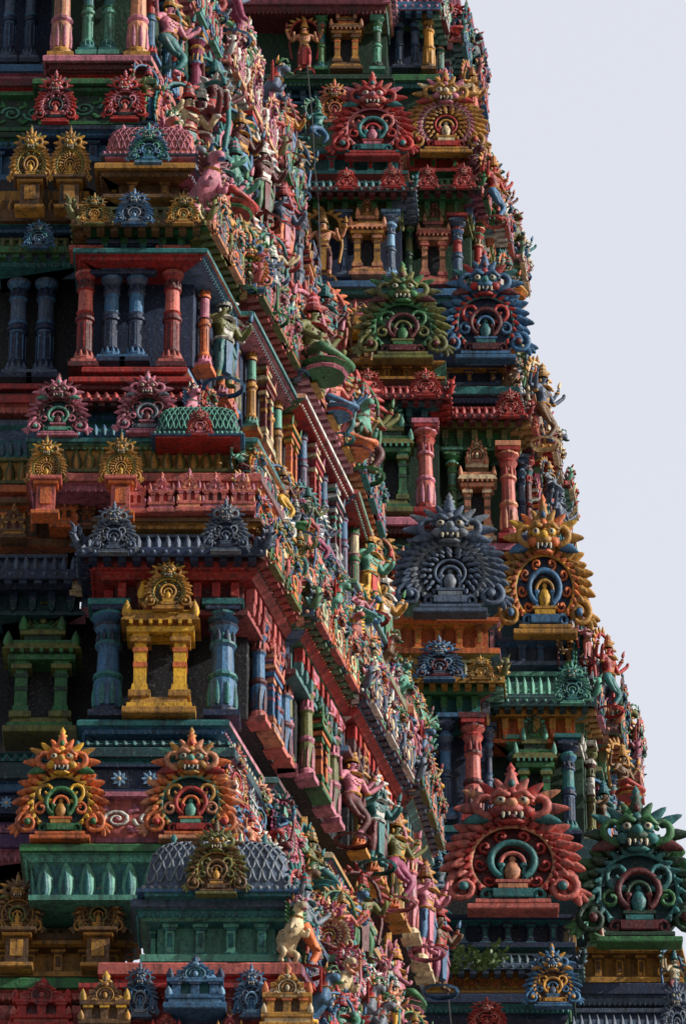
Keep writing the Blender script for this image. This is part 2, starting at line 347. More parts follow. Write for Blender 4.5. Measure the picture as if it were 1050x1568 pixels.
# ------------------------------------------------------------------ accumulators
class Acc:
    def __init__(s): s.d={}
    def add(s,cat_,t,pal,jit=.12):
        V,f,S,sm=t
        if len(pal)==6: pal=list(pal)+[PAL['bone'],PAL['dark']]
        P=np.array([pal[i%len(pal)] for i in range(8)])*(1+(np.random.rand(8,1)-.5)*2*jit)
        L=s.d.setdefault(cat_,[[],[],[],[],0])
        g=f.copy(); g[g>=0]+=L[4]
        L[0].append(V);L[1].append(g);L[2].append(P[S]);L[3].append(sm);L[4]+=len(V)
    def build(s,parent,mat):
        for k,L in s.d.items():
            V=np.vstack(L[0]);Fc=np.vstack(L[1]);C=np.vstack(L[2]);sm=np.concatenate(L[3])
            cnt=np.where(Fc[:,3]>=0,4,3); loops=Fc.ravel()[Fc.ravel()>=0]
            me=bpy.data.meshes.new(k); me.vertices.add(len(V)); me.vertices.foreach_set('co',V.astype(np.float32).ravel())
            me.loops.add(len(loops)); me.loops.foreach_set('vertex_index',loops.astype(np.int32))
            me.polygons.add(len(Fc)); stt=np.concatenate([[0],np.cumsum(cnt)[:-1]])
            me.polygons.foreach_set('loop_start',stt.astype(np.int32)); me.polygons.foreach_set('loop_total',cnt.astype(np.int32))
            me.polygons.foreach_set('use_smooth',sm)
            me.update(calc_edges=True)
            a=me.attributes.new('Col','FLOAT_COLOR','FACE'); a.data.foreach_set('color',np.hstack([C,np.ones((len(C),1))]).astype(np.float32).ravel())
            me.materials.append(mat); me.validate()
            ob=bpy.data.objects.new(k,me); bpy.context.scene.collection.objects.link(ob); ob.parent=parent
np.random.seed(5)
def offs(path,o):
    P=np.array(path,float); d=np.diff(P,axis=0); d/=np.linalg.norm(d,axis=1)[:,None]
    N=np.stack([d[:,1],-d[:,0]],1); out=[P[0]+N[0]*o]
    for i in range(1,len(P)-1):
        out.append(P[i]+(N[i-1]+N[i])/(1+N[i-1]@N[i])*o)
    out.append(P[-1]+N[-1]*o); return np.array(out)
def sweep(acc,path,prof,cl,sidecols=None,cat_='mouldings'):
    rows=[np.hstack([offs(path,o),np.full((len(path),1),z)]) for o,z in prof]
    n=len(path)
    for sgi in range(n-1):
        V=[];Fc=[];S=[]
        for i in range(len(prof)-1):
            b=len(V); V+=[rows[i][sgi],rows[i][sgi+1],rows[i+1][sgi+1],rows[i+1][sgi]]; Fc.append((b,b+1,b+2,b+3)); S.append(cl[1][min(i,len(cl[1])-1)])
        pal=cl[0]
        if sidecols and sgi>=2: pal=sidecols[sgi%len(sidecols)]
        acc.add(cat_,T(V,Fc,S,False),pal,.05)
def row(acc,path,off,z,t,sp,size,pal,segs=None,cat_='ornament',sidecols=None,jit=.12):
    P=offs(path,off)
    for i in range(len(P)-1):
        if segs is not None and i not in segs: continue
        a,b=P[i],P[i+1]; L=np.linalg.norm(b-a)
        n=max(1,int(round(L/sp))) if L>sp*.45 else 0
        d=(b-a)/max(L,1e-6); ang=math.atan2(d[1],d[0])
        p=pal
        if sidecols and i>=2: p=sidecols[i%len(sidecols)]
        for k in range(n):
            q=a+(b-a)*(k+.5)/n
            w=size[0] if size[0]>0 else L/n*(-size[0])
            acc.add(cat_,mv(t,(q[0],q[1],z),(w,size[1],size[2]),rz=ang),p,jit)
def mkpath(uL,uR,y,v,side,lret=1.2):
    pts=[(X(uL,v,y),y+lret),(X(uL,v,y),y),(X(uR,v,y),y)]
    x,yy=pts[-1]
    for dx,dy in side: x+=dx;yy+=dy;pts.append((x,yy))
    return pts
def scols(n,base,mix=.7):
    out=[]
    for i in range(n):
        out.append([PAL[random.choice(VIV)]*.9+.06 if R()<mix else base[j%len(base)] for j in range(3)])  # random flank colours lifted toward white, painting in extra sunlit brightness
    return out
def bandz(acc,path,z0,z1,kind,c,mix=.75):
    c=cols(c) if isinstance(c,str) else c
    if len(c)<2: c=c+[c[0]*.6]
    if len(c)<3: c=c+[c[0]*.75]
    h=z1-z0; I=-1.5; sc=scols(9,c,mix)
    if kind=='eave':
        pr=[(I,z0+h*.25),(-.3,z0+h*.2),(-.05,z0),(0,z0),(0,z0+h*.22),(-.02,z0+h*.24),(-.03,z0+h*.3)]
        pr+=[(-.03-.30*math.sin(a),z0+h*.3+h*.5*(1-math.cos(a))) for a in np.linspace(.3,1.5,5)]
        pr+=[(-.34,z1-h*.12),(-.28,z1-h*.1),(-.28,z1),(I,z1)]
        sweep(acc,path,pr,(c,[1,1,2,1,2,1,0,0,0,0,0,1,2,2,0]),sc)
        s=min(.12,h*.35)
        row(acc,path,0,z0+h*.12,BEAD,s*1.5,(s*.6,s*.6,s*.6),[c[0]*1.15],sidecols=sc)
        row(acc,path,-.14,z0-s*.15,box((0,0,0),(1,1,1),0),s*1.9,(s,.2,s*.9),[c[1],c[0]],sidecols=sc)
        row(acc,path,-.10,z0+h*.3,PETAL,.15,(.13,.09,h*.45),[c[0]*.85,c[0]*1.1],sidecols=sc)
        row(acc,path,-.42,z0-.02,box((0,0,0),(1,1,1),0,tp=1.3),.32,(.14,.34,.16),[c[1],c[0]],segs=range(2,len(path)-1),sidecols=sc)
        P=offs(path,-.1); s=min(.42,h*.8)
        for i in range(1,len(P)-1):
            if i in(1,2,4,6,8): acc.add('ornament',mv(AC,(P[i][0],P[i][1],z0+h*.3),(s,s,s*1.2),rz=(-.75 if i==1 else .75)),(c if i<3 else sc[i]))
        if len(path)>5:
            row(acc,path,-.12,z0+h*.35,AC,.7,(s*.9,s*.8,s*1.2),c,segs=range(2,len(path)-1),sidecols=sc)
            for sg in range(2,len(path)-1):
                row(acc,path,-.02,z0-h*.1,random.choice([KS]+KB),.95,(.78,.6,h*1.9),cols(rv(6)),segs=[sg])
    elif kind=='slab':
        b=min(.04,h*.2)
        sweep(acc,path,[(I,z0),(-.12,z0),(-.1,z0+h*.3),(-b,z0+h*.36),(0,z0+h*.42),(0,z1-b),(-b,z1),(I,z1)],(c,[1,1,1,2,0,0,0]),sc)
        if h>.14: row(acc,path,-.10,z0+h*.02,BEAD,.095,(.055,.05,h*.26),[c[1]*1.3],sidecols=sc)
    elif kind=='cyma':
        pr=[(I,z0),(0,z0),(0,z0+h*.12)]+[(-.05-.35*t,z0+h*(.12+.7*t)+.04*math.sin(t*6.28)) for t in np.linspace(0,1,6)]+[(-.34,z1-h*.1),(-.34,z1),(I,z1)]
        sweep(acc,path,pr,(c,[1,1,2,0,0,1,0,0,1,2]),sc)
        row(acc,path,-.0,z0+h*.02,PETAL,.14,(.12,.1,h*.3),[c[1],c[0]],sidecols=sc)
    elif kind=='steps':
        pr=[(I,z0)]
        for k in range(3):
            o=-.13*k; pr+=[(o,z0+h*k/3),(o,z0+h*(k+.8)/3),(o-.07,z0+h*(k+.85)/3)]
        pr+=[(I,z1)]
        sweep(acc,path,pr,(c,[0,0,1,1,2,0,0,1,1,0]),sc)
        row(acc,path,-.13,z0+h*.36,PETAL,.16,(.13,.08,h*.26),[c[1],c[0]],sidecols=sc)
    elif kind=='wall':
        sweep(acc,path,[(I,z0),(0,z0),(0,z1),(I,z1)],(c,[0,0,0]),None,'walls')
    elif kind=='dent':
        sweep(acc,path,[(I,z0),(-.2,z0),(-.2,z0+h*.12),(-.3,z0+h*.14),(-.3,z0+h*.72),(-.12,z0+h*.76),(-.08,z0+h*.8),(0,z0+h*.86),(0,z1),(I,z1)],(c,[1,1,1,1,2,0,0,0,0]),sc)
        w=min(.2,h*.5)
        row(acc,path,-.27,z0+h*.12,DENT,w*1.5,(w,w*1.2,h*.66),[c[0],c[1]],sidecols=sc)
    elif kind=='pil':
        sweep(acc,path,[(I,z0),(0,z0),(0,z0+h*.14),(-.05,z0+h*.18),(-.24,z0+h*.22),(-.24,z0+h*.82),(-.06,z0+h*.86),(0,z0+h*.9),(0,z1),(I,z1)],(c,[1,0,0,1,2,1,0,0,0]),sc)
        w=min(.26,h*.55)
        row(acc,path,-.2,z0+h*.18,PILA,w*1.65,(w,w,h*.68),[c[0]*1.1,c[1]],sidecols=sc)
    elif kind=='lotus':
        sweep(acc,path,[(I,z0),(0,z0),(0,z0+h*.12),(-.06,z0+h*.16),(-.12,z0+h*.5),(-.06,z0+h*.85),(0,z0+h*.88),(0,z1),(I,z1)],(c,[0,0,1,1,1,0,0,0]),sc)
        row(acc,path,-.07,z0+h*.12,PETAL,h*.42,(h*.42,.22,h*.8),[c[0],c[1]],sidecols=sc)
    elif kind=='scroll':
        sweep(acc,path,[(I,z0),(0,z0),(0,z0+h*.09),(-.1,z0+h*.12),(-.1,z0+h*.88),(0,z0+h*.91),(0,z1),(I,z1)],(c,[0,0,0,2,0,0,0]),sc)
        row(acc,path,-.1,z0+h*.1,SC,h*.95,(-.97,.5,h*.8),[c[1],c[0]*1.2],sidecols=sc)
    elif kind=='ros':
        sweep(acc,path,[(I,z0),(0,z0),(0,z0+h*.09),(-.07,z0+h*.12),(-.07,z0+h*.88),(0,z0+h*.91),(0,z1),(I,z1)],(c,[0,0,0,0,0,0,0]),sc)
        row(acc,path,-.06,z0+h*.12,ROS,h*.95,(h*.72,h*.6,h*.76),[c[1],c[0]*.7,PAL['cream']],sidecols=sc)
def bands(acc,tab,side,lret=1.2,mix=.75):
    for v0,v1,uL,uR,y,kind,c in tab:
        path=mkpath(uL,uR,y,(v0+v1)/2,side,lret)
        bandz(acc,path,Z(v1,y),Z(v0,y),kind,c,mix)
def put(acc,t,u,v0,v1,w,y,c,cat_='ornament',dep=None,rz=0):
    z0=Z(v1,y); h=Z(v0,y)-z0; k=K((v0+v1)/2,y); W=w*k
    D=W if dep is None else dep
    acc.add(cat_,mv(t,(X(u,(v0+v1)/2,y),y,z0),(W,D,h),rz=rz),cols(c))
# ------------------------------------------------------------------ material
def paint():
    m=bpy.data.materials.new('weathered_painted_stucco'); m.use_nodes=True; nt=m.node_tree; N=nt.nodes; Lk=nt.links
    b=N['Principled BSDF']; at=N.new('ShaderNodeAttribute'); at.attribute_name='Col'
    tc=N.new('ShaderNodeTexCoord')
    def noise(scale,det,mp=None,rough=.6):
        n=N.new('ShaderNodeTexNoise'); n.inputs['Scale'].default_value=scale; n.inputs['Detail'].default_value=det; n.inputs['Roughness'].default_value=rough
        if mp:
            q=N.new('ShaderNodeMapping'); q.inputs['Scale'].default_value=mp; Lk.new(tc.outputs['Object'],q.inputs[0]); Lk.new(q.outputs[0],n.inputs['Vector'])
        else: Lk.new(tc.outputs['Object'],n.inputs['Vector'])
        return n
    def ramp(src,a,bb,c0=(0,0,0,1),c1=(1,1,1,1)):
        r=N.new('ShaderNodeValToRGB'); r.color_ramp.elements[0].position=a; r.color_ramp.elements[1].position=bb
        r.color_ramp.elements[0].color=c0; r.color_ramp.elements[1].color=c1; Lk.new(src,r.inputs[0]); return r
    def mix(mode,f,a,bb):
        x=N.new('ShaderNodeMix'); x.data_type='RGBA'; x.blend_type=mode
        if isinstance(f,float): x.inputs[0].default_value=f
        else: Lk.new(f,x.inputs[0])
        for s,v in((6,a),(7,bb)):
            if isinstance(v,tuple): x.inputs[s].default_value=v
            else: Lk.new(v,x.inputs[s])
        return x.outputs[2]
    n1=noise(1.7,3); r1=ramp(n1.outputs[0],.3,.7,(.64,.64,.67,1),(1.24,1.22,1.18,1))
    c=mix('MULTIPLY',1.0,at.outputs['Color'],r1.outputs[0])
    n3=noise(20,4,None,.7); r3=ramp(n3.outputs[0],.56,.70)
    m3=N.new('ShaderNodeMath'); m3.operation='MULTIPLY'; m3.inputs[1].default_value=.30; Lk.new(r3.outputs[0],m3.inputs[0])
    c=mix('MIX',m3.outputs[0],c,(.46,.44,.41,1))
    n2=noise(1,5,(8,8,1.0),.75); r2=ramp(n2.outputs[0],.47,.69)
    ml=N.new('ShaderNodeMath'); ml.operation='MULTIPLY'; ml.inputs[1].default_value=.85; Lk.new(r2.outputs[0],ml.inputs[0])
    c=mix('MIX',ml.outputs[0],c,(.018,.018,.020,1))
    r4=ramp(n3.outputs[0],.34,.46,(.40,.40,.40,1),(1.05,1.05,1.05,1))
    c=mix('MULTIPLY',1.0,c,r4.outputs[0])
    Lk.new(c,b.inputs['Base Color'])
    rr=N.new('ShaderNodeMapRange'); rr.inputs['To Min'].default_value=.36; rr.inputs['To Max'].default_value=.8; Lk.new(n1.outputs[0],rr.inputs[0]); Lk.new(rr.outputs[0],b.inputs['Roughness'])
    bp=N.new('ShaderNodeBump'); bp.inputs['Strength'].default_value=.5; bp.inputs['Distance'].default_value=.02
    n5=noise(15,3,None,.7); Lk.new(n5.outputs[0],bp.inputs['Height']); Lk.new(bp.outputs[0],b.inputs['Normal'])
    return m
MAT=paint()
def simple(name,col,rough=.8,sc=3):
    m=bpy.data.materials.new(name); m.use_nodes=True; nt=m.node_tree; b=nt.nodes['Principled BSDF']
    n=nt.nodes.new('ShaderNodeTexNoise'); n.inputs['Scale'].default_value=sc; n.inputs['Detail'].default_value=8
    r=nt.nodes.new('ShaderNodeValToRGB'); r.color_ramp.elements[0].color=tuple(x*.6 for x in col)+(1,); r.color_ramp.elements[1].color=tuple(x*1.3 for x in col)+(1,)
    nt.links.new(n.outputs[0],r.inputs[0]); nt.links.new(r.outputs[0],b.inputs['Base Color']); b.inputs['Roughness'].default_value=rough; return m
# ------------------------------------------------------------------ NEAR TOWER
near=Acc()
SN=[(.50,1.9),(.22,0),(.68,2.6),(.15,0),(.80,3.2),(.1,0),(.4,2.5)]
M=[(-190,-140,50,205,2.3,'eave','pink red'),(-140,-62,60,195,2.6,'dent','teal blue'),
 (-62,82,80,214,3.0,'wall','dgreen'),(82,100,66,232,2.2,'slab','pink maroon'),(100,118,72,226,2.35,'slab','maroon red'),
 (118,134,50,240,2.1,'slab','green dgreen'),(134,190,60,236,2.2,'scroll','green mint dgreen'),(190,202,50,246,2.05,'slab','slate blue'),
 (202,247,60,262,2.15,'pil','blue dblue'),(247,264,145,300,1.5,'slab','gold brown'),(264,302,158,292,1.65,'pil','brown gold'),
 (302,345,110,322,1.2,'eave','olive brown'),(345,378,120,312,1.4,'dent','green teal'),(378,392,112,318,1.25,'slab','teal red'),
 (392,560,130,296,2.1,'wall','dblue'),(560,575,125,288,1.3,'slab','red maroon'),(575,590,105,294,1.15,'slab','red maroon'),
 (590,614,60,305,1.05,'eave','red maroon'),(614,668,60,300,1.1,'cyma','teal blue'),(668,682,40,395,.7,'slab','teal mint'),
 (682,722,60,390,.8,'lotus','olive gold'),(722,746,40,400,.65,'slab','salmon pink'),(746,790,170,395,.6,'pil','salmon red'),(790,804,140,400,.5,'slab','brown gold'),
 (804,850,118,408,.3,'eave','slate dblue'),(850,866,130,402,.45,'slab','maroon red'),(866,932,145,395,.6,'dent','red maroon'),
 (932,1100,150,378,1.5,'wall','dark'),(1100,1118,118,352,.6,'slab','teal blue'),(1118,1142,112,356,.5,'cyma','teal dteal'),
 (1142,1170,108,360,.4,'slab','dteal teal'),(1170,1212,60,350,.4,'ros','dblue lblue'),(1212,1290,50,352,.35,'scroll','pink white salmon'),
 (1290,1312,30,360,.0,'slab','green mint'),(1312,1378,45,350,.1,'lotus','mint teal'),(1374,1398,200,450,-.85,'slab','slate teal'),
 (1398,1472,215,440,-.7,'pil','mint teal'),(1472,1505,150,462,-.95,'slab','salmon red'),(1505,1575,120,480,-1.05,'pil','red salmon'),
 (1575,1640,80,490,-1.15,'eave','blue teal'),(1640,1720,90,480,-.95,'dent','red gold')]
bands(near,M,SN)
LB=[(-150,-60,-80,150,3.4,'dent','blue teal'),(-60,96,-80,150,4.0,'wall','dblue'),(96,118,-80,150,3.1,'slab','blue pink'),(118,140,-80,150,2.95,'slab','maroon red'),
 (140,200,-80,150,3.0,'scroll','green mint dgreen'),(200,216,-80,150,2.9,'slab','dgreen green'),(216,275,-80,150,3.0,'pil','blue dblue'),
 (275,338,-80,160,2.2,'steps','brown gold'),(338,350,-80,140,2.3,'slab','teal blue'),(350,386,-80,130,2.1,'eave','olive green'),(386,402,-80,140,2.2,'slab','slate teal'),
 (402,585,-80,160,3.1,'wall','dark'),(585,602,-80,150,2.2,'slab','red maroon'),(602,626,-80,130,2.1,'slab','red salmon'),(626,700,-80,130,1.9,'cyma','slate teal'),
 (700,740,-80,130,1.8,'lotus','olive gold'),(740,762,-80,180,1.6,'slab','orange salmon'),(762,835,-80,180,1.5,'pil','brown orange'),
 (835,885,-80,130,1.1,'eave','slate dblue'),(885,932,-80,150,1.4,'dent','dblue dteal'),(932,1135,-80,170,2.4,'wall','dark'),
 (1135,1165,-80,130,1.5,'cyma','dteal teal'),(1165,1210,-80,120,1.4,'slab','dteal blue'),(1210,1245,-80,100,1.3,'ros','dblue lblue'),(1245,1275,-80,90,1.2,'steps','pink purple'),
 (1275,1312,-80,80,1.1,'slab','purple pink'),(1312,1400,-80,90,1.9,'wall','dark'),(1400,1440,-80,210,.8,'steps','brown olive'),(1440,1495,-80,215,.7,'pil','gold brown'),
 (1495,1525,-80,190,.4,'slab','green salmon'),(1525,1575,-80,160,.3,'steps','red salmon'),(1575,1700,-80,120,.3,'dent','brown gold')]
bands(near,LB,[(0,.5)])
def colm(acc,t,u,v0,v1,w,y,c): put(acc,t,u,v0,v1,w,y,c,'columns')
for u,c in((16,'blue dblue slate'),(48,'blue dblue slate')): colm(near,COL,u,-60,104,34,3.6,c)
for u,c in((96,'peach gold pink'),(212,'peach gold pink')): colm(near,FCOL,u,-70,98,40,2.7,c)
for u in(136,168): colm(near,COL,u,-70,92,34,2.75,'green mint teal')
for u in(28,70): colm(near,COL,u,398,590,50,2.8,'blue dblue slate')
for u in(131,264): colm(near,COL,u,386,572,46,1.75,'red maroon salmon')
for u in(171,209): colm(near,COL,u,398,564,46,1.8,'slate dblue blue')
put(near,PILA,190,372,424,135,1.7,'slate dblue','columns',.4)
for u in(166,341): colm(near,FCOL,u,928,1108,56,1.0,'blue dblue teal')
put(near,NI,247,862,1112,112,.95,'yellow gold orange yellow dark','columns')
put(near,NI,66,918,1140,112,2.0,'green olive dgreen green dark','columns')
gold='brown gold olive gold gold yellow'
for u,v0,v1,w,y,k,c in[
 (86,112,190,62,1.95,0,'maroon red pink dark red salmon'),(192,112,186,64,1.95,2,'maroon red pink dark red salmon'),
 (48,196,284,62,1.9,0,gold),(108,196,284,60,1.9,1,gold),(228,192,252,62,1.3,2,'dblue teal mint blue lblue teal'),
 (145,298,345,46,.95,2,'brown gold olive gold olive gold'),(206,292,346,56,.9,0,'dblue blue slate grey blue lblue'),(281,296,345,48,.95,2,'brown gold olive gold gold olive'),
 (60,338,382,46,1.85,2,'dblue blue teal slate blue lblue'),
 (90,578,672,92,.75,2,'dteal pink maroon mint pink maroon'),(226,572,668,92,.7,2,'dteal pink maroon grey pink maroon'),(306,626,668,38,.1,2,'maroon red salmon pink red salmon'),
 (72,670,745,60,.5,1,gold),(186,666,745,62,.3,1,gold),
 (175,772,850,68,.05,2,'dblue slate grey slate grey slate'),(346,768,848,68,.05,2,'dblue slate grey dblue grey slate'),
 (258,856,936,70,.5,0,gold),
 (95,1124,1292,136,.12,2,'dteal orange yellow green orange gold'),(293,1124,1292,140,.10,2,'dteal orange gold red peach mint'),
 (332,1262,1374,92,-1.1,2,'brown brown olive brown olive gold'),
 (28,1340,1436,76,.45,2,'brown gold brown olive brown gold'),(152,1340,1436,76,.4,2,'brown gold brown olive brown gold'),
 (215,1475,1560,54,-1.3,2,'dblue slate blue grey slate blue'),(385,1478,1560,54,-1.35,2,'dblue blue slate lblue slate blue')]:
    put(near,KB[k],u,v0,v1,w,y,c,dep=w*.0085)
def plinth(u,v0,v1,w,y,c,d=.45):
    z0,z1=Z(v1,y),Z(v0,y); W=w*K(v0,y); near.add('ornament',mv(PILA,(X(u,v0,y),y,z0),(W*1.15,d*2.2,z1-z0)),cols(c))
for u in(48,108): plinth(u,282,332,52,1.9,'brown gold')
for u in(72,186): plinth(u,742,800,50,.45,'salmon orange')
for u in(28,152): plinth(u,1432,1492,60,.5,'brown gold')
for u,v0,v1,w,y,c in[(232,190,256,144,1.65,'salmon pink slate pink'),(304,618,684,134,.4,'dteal mint blue red'),(335,1276,1384,232,-.95,'slate grey blue teal')]:
    d=min(.9,w*.009); put(near,VA,u,v0,v1,w,y+d*.3-.04,c,dep=d)
for u,v0,v1,w,y,c in[(248,722,792,44,.42,'salmon pink red salmon'),(290,716,790,40,.40,'salmon peach red pink'),(330,722,790,44,.42,'salmon pink maroon salmon'),(208,726,792,36,.42,'salmon pink red salmon'),(372,722,790,40,.42,'salmon peach red pink'),
    (100,752,815,46,1.2,'orange peach brown gold'),(134,756,815,30,1.2,'brown peach orange gold'),(22,770,830,40,1.2,'brown gold maroon gold'),
    (300,1462,1560,96,-1.35,'blue lblue teal dblue'),(162,1486,1600,84,-1.3,'brown gold brown yellow'),(440,1474,1590,84,-1.4,'gold cream brown orange'),(66,1496,1590,100,.0,'red salmon maroon red'),(255,1540,1620,50,-1.4,'red salmon maroon red'),(352,1540,1620,44,-1.4,'maroon pink red gold')]:
    put(near,ME,u,v0,v1,w,y+.12,c,dep=w*.0085)
SK=['peach','mint','slate','cream','pink','slate','blue','olive','gold','teal','olive','salmon','grey','brown','maroon','dteal']
def dcol(): return [random.choice(SK),random.choice(['red','yellow','green','maroon','blue','orange','magenta','teal']),random.choice(['gold','gold','white','red','teal']),random.choice(['red','green','blue','pink','maroon','teal']),'white']
def flank(acc,path,z0,z1,kind,segs,fs=1.0):
    h=z1-z0
    P=offs(path,.0)
    for i in segs:
        a,b=P[i],P[i+1]; L=np.linalg.norm(b-a); d=(b-a)/L; ang=math.atan2(d[1],d[0]); nrm=np.array([d[1],-d[0]])
        if L<.2: continue
        if kind=='col':
            n=max(1,int(round(L/.5)))
            c=rv(3); t=random.choice([COL,FCOL])
            for k in range(n):
                q=a+(b-a)*(k+.5)/n+nrm*.12
                if k%3==1 and L>1:
                    if R()<.5: acc.add('columns',mv(NI,(q[0],q[1],z0),(.55,.5,h*1.02),rz=ang),cols(rv(4)+['dark']))
                    else:
                        s=h*.72*min(1.15,fs); acc.add('statues',mv(random.choice(DE[:2]),(q[0]+.16,q[1],z0+.02),(s*1.15,s*1.15,s),rz=ang-.4),cols(dcol()))
                else: acc.add('columns',mv(t,(q[0],q[1],z0),(.32,.32,h),rz=ang),cols(c))
        else:
            n=max(1,int(round(L/.62))) 
            for k in range(n):
                q=a+(b-a)*(k+.5)/n-nrm*(.12)
                g=R(); cc=cols(rv(6)); hero=(1.4 if R()<.28 else 1.0) if fs>1 else 1.0
                if g<.48: acc.add('ornament',mv(KS if R()<.2 else random.choice(KB),(q[0],q[1],z0),(.74*hero,.7,h*(.95+.4*R())*min(hero,1.25)),rz=ang-.25*R()),cc)
                elif g<.56: acc.add('ornament',mv(ME,(q[0],q[1],z0),(.5,.4,h*.9),rz=ang),cc[:4])
                elif g<.91 or h<.5: 
                    s=min(1.25,h*1.3)*fs*(.85+.25*R())*hero; acc.add('statues',mv(random.choice(DE),(q[0]+nrm[0]*.1,q[1]+nrm[1]*.1,z0),(s*1.12,s*1.12,s),rz=ang-.35+(R()-.5)*.9),cols(dcol()))
                else:
                    s=min(1.1,h*1.2)*fs; acc.add('statues',mv(YA,(q[0]-nrm[0]*.1,q[1],z0),(s,s,s),rz=ang+(R()-.5)*.3),cols([random.choice(['olive','mint','slate','blue','grey','brown']),'red','gold','green','white']))
    if kind!='col':
        for i in segs:
            if i%2==0 and i+1<len(P):
                p=P[i]; s=min(1.15,h*1.1)*fs
                acc.add('statues',mv(YA if R()<.3 else random.choice(DE),(p[0]-.22,p[1]+.12,z0),(s,s,s),rz=.7),cols(dcol()))
for v0,v1,uR,y,kind in[(-255,-190,200,2.3,'par'),(-62,85,214,3.0,'col'),(118,190,246,2.1,'par'),(200,262,262,2.05,'par'),(262,345,322,1.2,'par'),(392,562,296,2.1,'col'),(612,668,300,1.05,'par'),
    (672,725,392,.7,'par'),(740,800,398,.55,'par'),(932,1102,378,1.5,'col'),(1145,1212,358,.4,'par'),(1222,1292,358,.1,'par'),(1308,1376,440,-.6,'par'),(1402,1475,458,-.85,'par'),(1500,1575,480,-1.05,'par')]:
    p=mkpath(uR-90,uR,y,(v0+v1)/2,SN); flank(near,p,Z(v1,y),Z(v0,y),kind,range(2,9),1.15)
def lower(acc,uL,uR,y,vb,side):
    z=Z(vb,y); x0,x1=X(uL,vb,y),X(uR,vb,y); i=0
    while z>9:
        for kind,h,o,c in(('slab',.4,0,'salmon red'),('pil',1,.0,'teal blue'),('eave',.7,.2,'slate dblue'),('dent',.7,0,'red gold'),('wall',2.2,-.8,'dblue'),('slab',.5,.1,'green mint'),('lotus',.7,.2,'mint teal')):
            yy=y-o-i*.9-.2; xx=x1+o+i*.7
            path=[(x0,yy+1.2),(x0,yy),(xx,yy)]; a,b=path[-1]
            for dx,dy in side: a+=dx;b+=dy;path.append((a,b))
            bandz(acc,path,z-h,z,kind,c); z-=h
        i+=1
    yy=y-i*.9-1.2; xx=x1+i*.7+.8
    path=[(x0,yy+1.2),(x0,yy),(xx,yy)]; a,b=path[-1]
    for dx,dy in side: a+=dx;b+=dy;path.append((a,b))
    bandz(acc,path,0,z,'wall',[np.array([.2,.18,.16])])
    bandz(acc,[(p[0],p[1]-.3) for p in path],0,1.2,'steps',[np.array([.22,.2,.18])]*3)
lower(near,-80,482,-1.0,1720,SN)
# ------------------------------------------------------------------ FAR TOWER
far=Acc()
FL=[(-90,-40,220,590,24.0,'dent','teal green'),(-40,-14,220,604,23.8,'eave','pink maroon'),(-14,15,220,598,24,'slab','pink maroon'),
 (15,112,220,592,24.9,'wall','dgreen'),(112,126,240,602,24.1,'slab','dgreen green'),(126,150,240,600,24.2,'dent','dteal blue'),(150,228,280,598,24.5,'wall','dgreen'),
 (228,266,300,625,23.6,'pil','teal red'),(266,292,340,636,23.1,'eave','teal maroon'),(292,326,340,625,23.4,'dent','green olive'),
 (326,428,340,614,24.1,'wall','dblue'),(428,446,350,618,23.3,'slab','blue teal'),(446,482,350,610,23.5,'scroll','pink white'),(482,506,360,615,23.3,'slab','gold yellow'),(506,552,360,610,23.6,'scroll','brown gold'),
 (552,580,410,682,22.4,'pil','gold brown'),(580,610,410,690,22.0,'eave','red maroon'),(610,645,410,680,22.2,'dent','teal dteal'),
 (645,790,410,672,22.9,'wall','dgreen'),(790,812,420,680,22.0,'slab','pink maroon'),(812,870,420,660,22.2,'scroll','green mint dgreen'),(870,945,430,670,22.4,'wall','dgreen'),
 (945,1000,450,765,21.2,'pil','orange gold'),(1000,1045,460,772,20.8,'eave','olive gold'),(1045,1100,460,758,21.0,'dent','green teal'),
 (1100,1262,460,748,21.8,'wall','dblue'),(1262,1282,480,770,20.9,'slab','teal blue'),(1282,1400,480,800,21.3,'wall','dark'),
 (1400,1450,500,880,20.0,'pil','dblue teal'),(1450,1484,500,892,19.7,'eave','dteal slate'),(1484,1520,500,852,20.0,'scroll','gold orange'),(1520,1545,500,880,19.7,'slab','dblue teal'),(1545,1660,500,870,19.9,'dent','dblue maroon')]
bands(far,FL,[(.08,1.3)])
SF=[(.2,1.2),(.3,0),(.2,1.5),(.2,0),(.2,1.6)]
FR=[(-90,-30,540,664,25.0,'dent','green blue'),(-30,14,540,674,24.7,'eave','pink blue'),(14,112,560,662,25.8,'wall','dblue'),(112,130,560,672,25.0,'slab','green teal'),(130,228,560,690,25.3,'wall','dgreen'),
 (228,262,600,725,24.3,'pil','red green'),(262,290,600,738,23.9,'eave','green maroon'),(290,330,600,728,24.1,'dent','green olive'),(330,440,600,720,24.9,'wall','dgreen'),
 (440,460,600,735,24.1,'slab','blue teal'),(460,556,600,745,24.4,'wall','dblue'),(556,590,650,785,23.1,'pil','dblue gold'),(590,612,650,795,22.9,'slab','teal dblue'),
 (612,640,650,812,22.7,'eave','red maroon'),(640,682,650,800,22.9,'dent','olive green'),(682,830,650,796,23.7,'wall','dgreen'),(830,850,650,804,22.9,'slab','pink maroon'),
 (850,975,650,835,23.1,'wall','dteal'),(975,1018,740,885,21.9,'pil','slate blue'),(1018,1080,740,912,21.5,'eave','mint dteal'),(1080,1130,740,900,21.7,'dent','gold orange'),
 (1130,1285,740,892,22.5,'wall','dgreen'),(1285,1450,780,920,22.2,'wall','dteal'),(1450,1504,850,1045,20.6,'pil','gold brown'),(1504,1534,850,1052,20.4,'slab','dblue slate'),(1534,1600,850,1065,20.2,'eave','slate dblue'),(1600,1660,850,1055,20.4,'dent','teal red')]
bands(far,FR,SF)
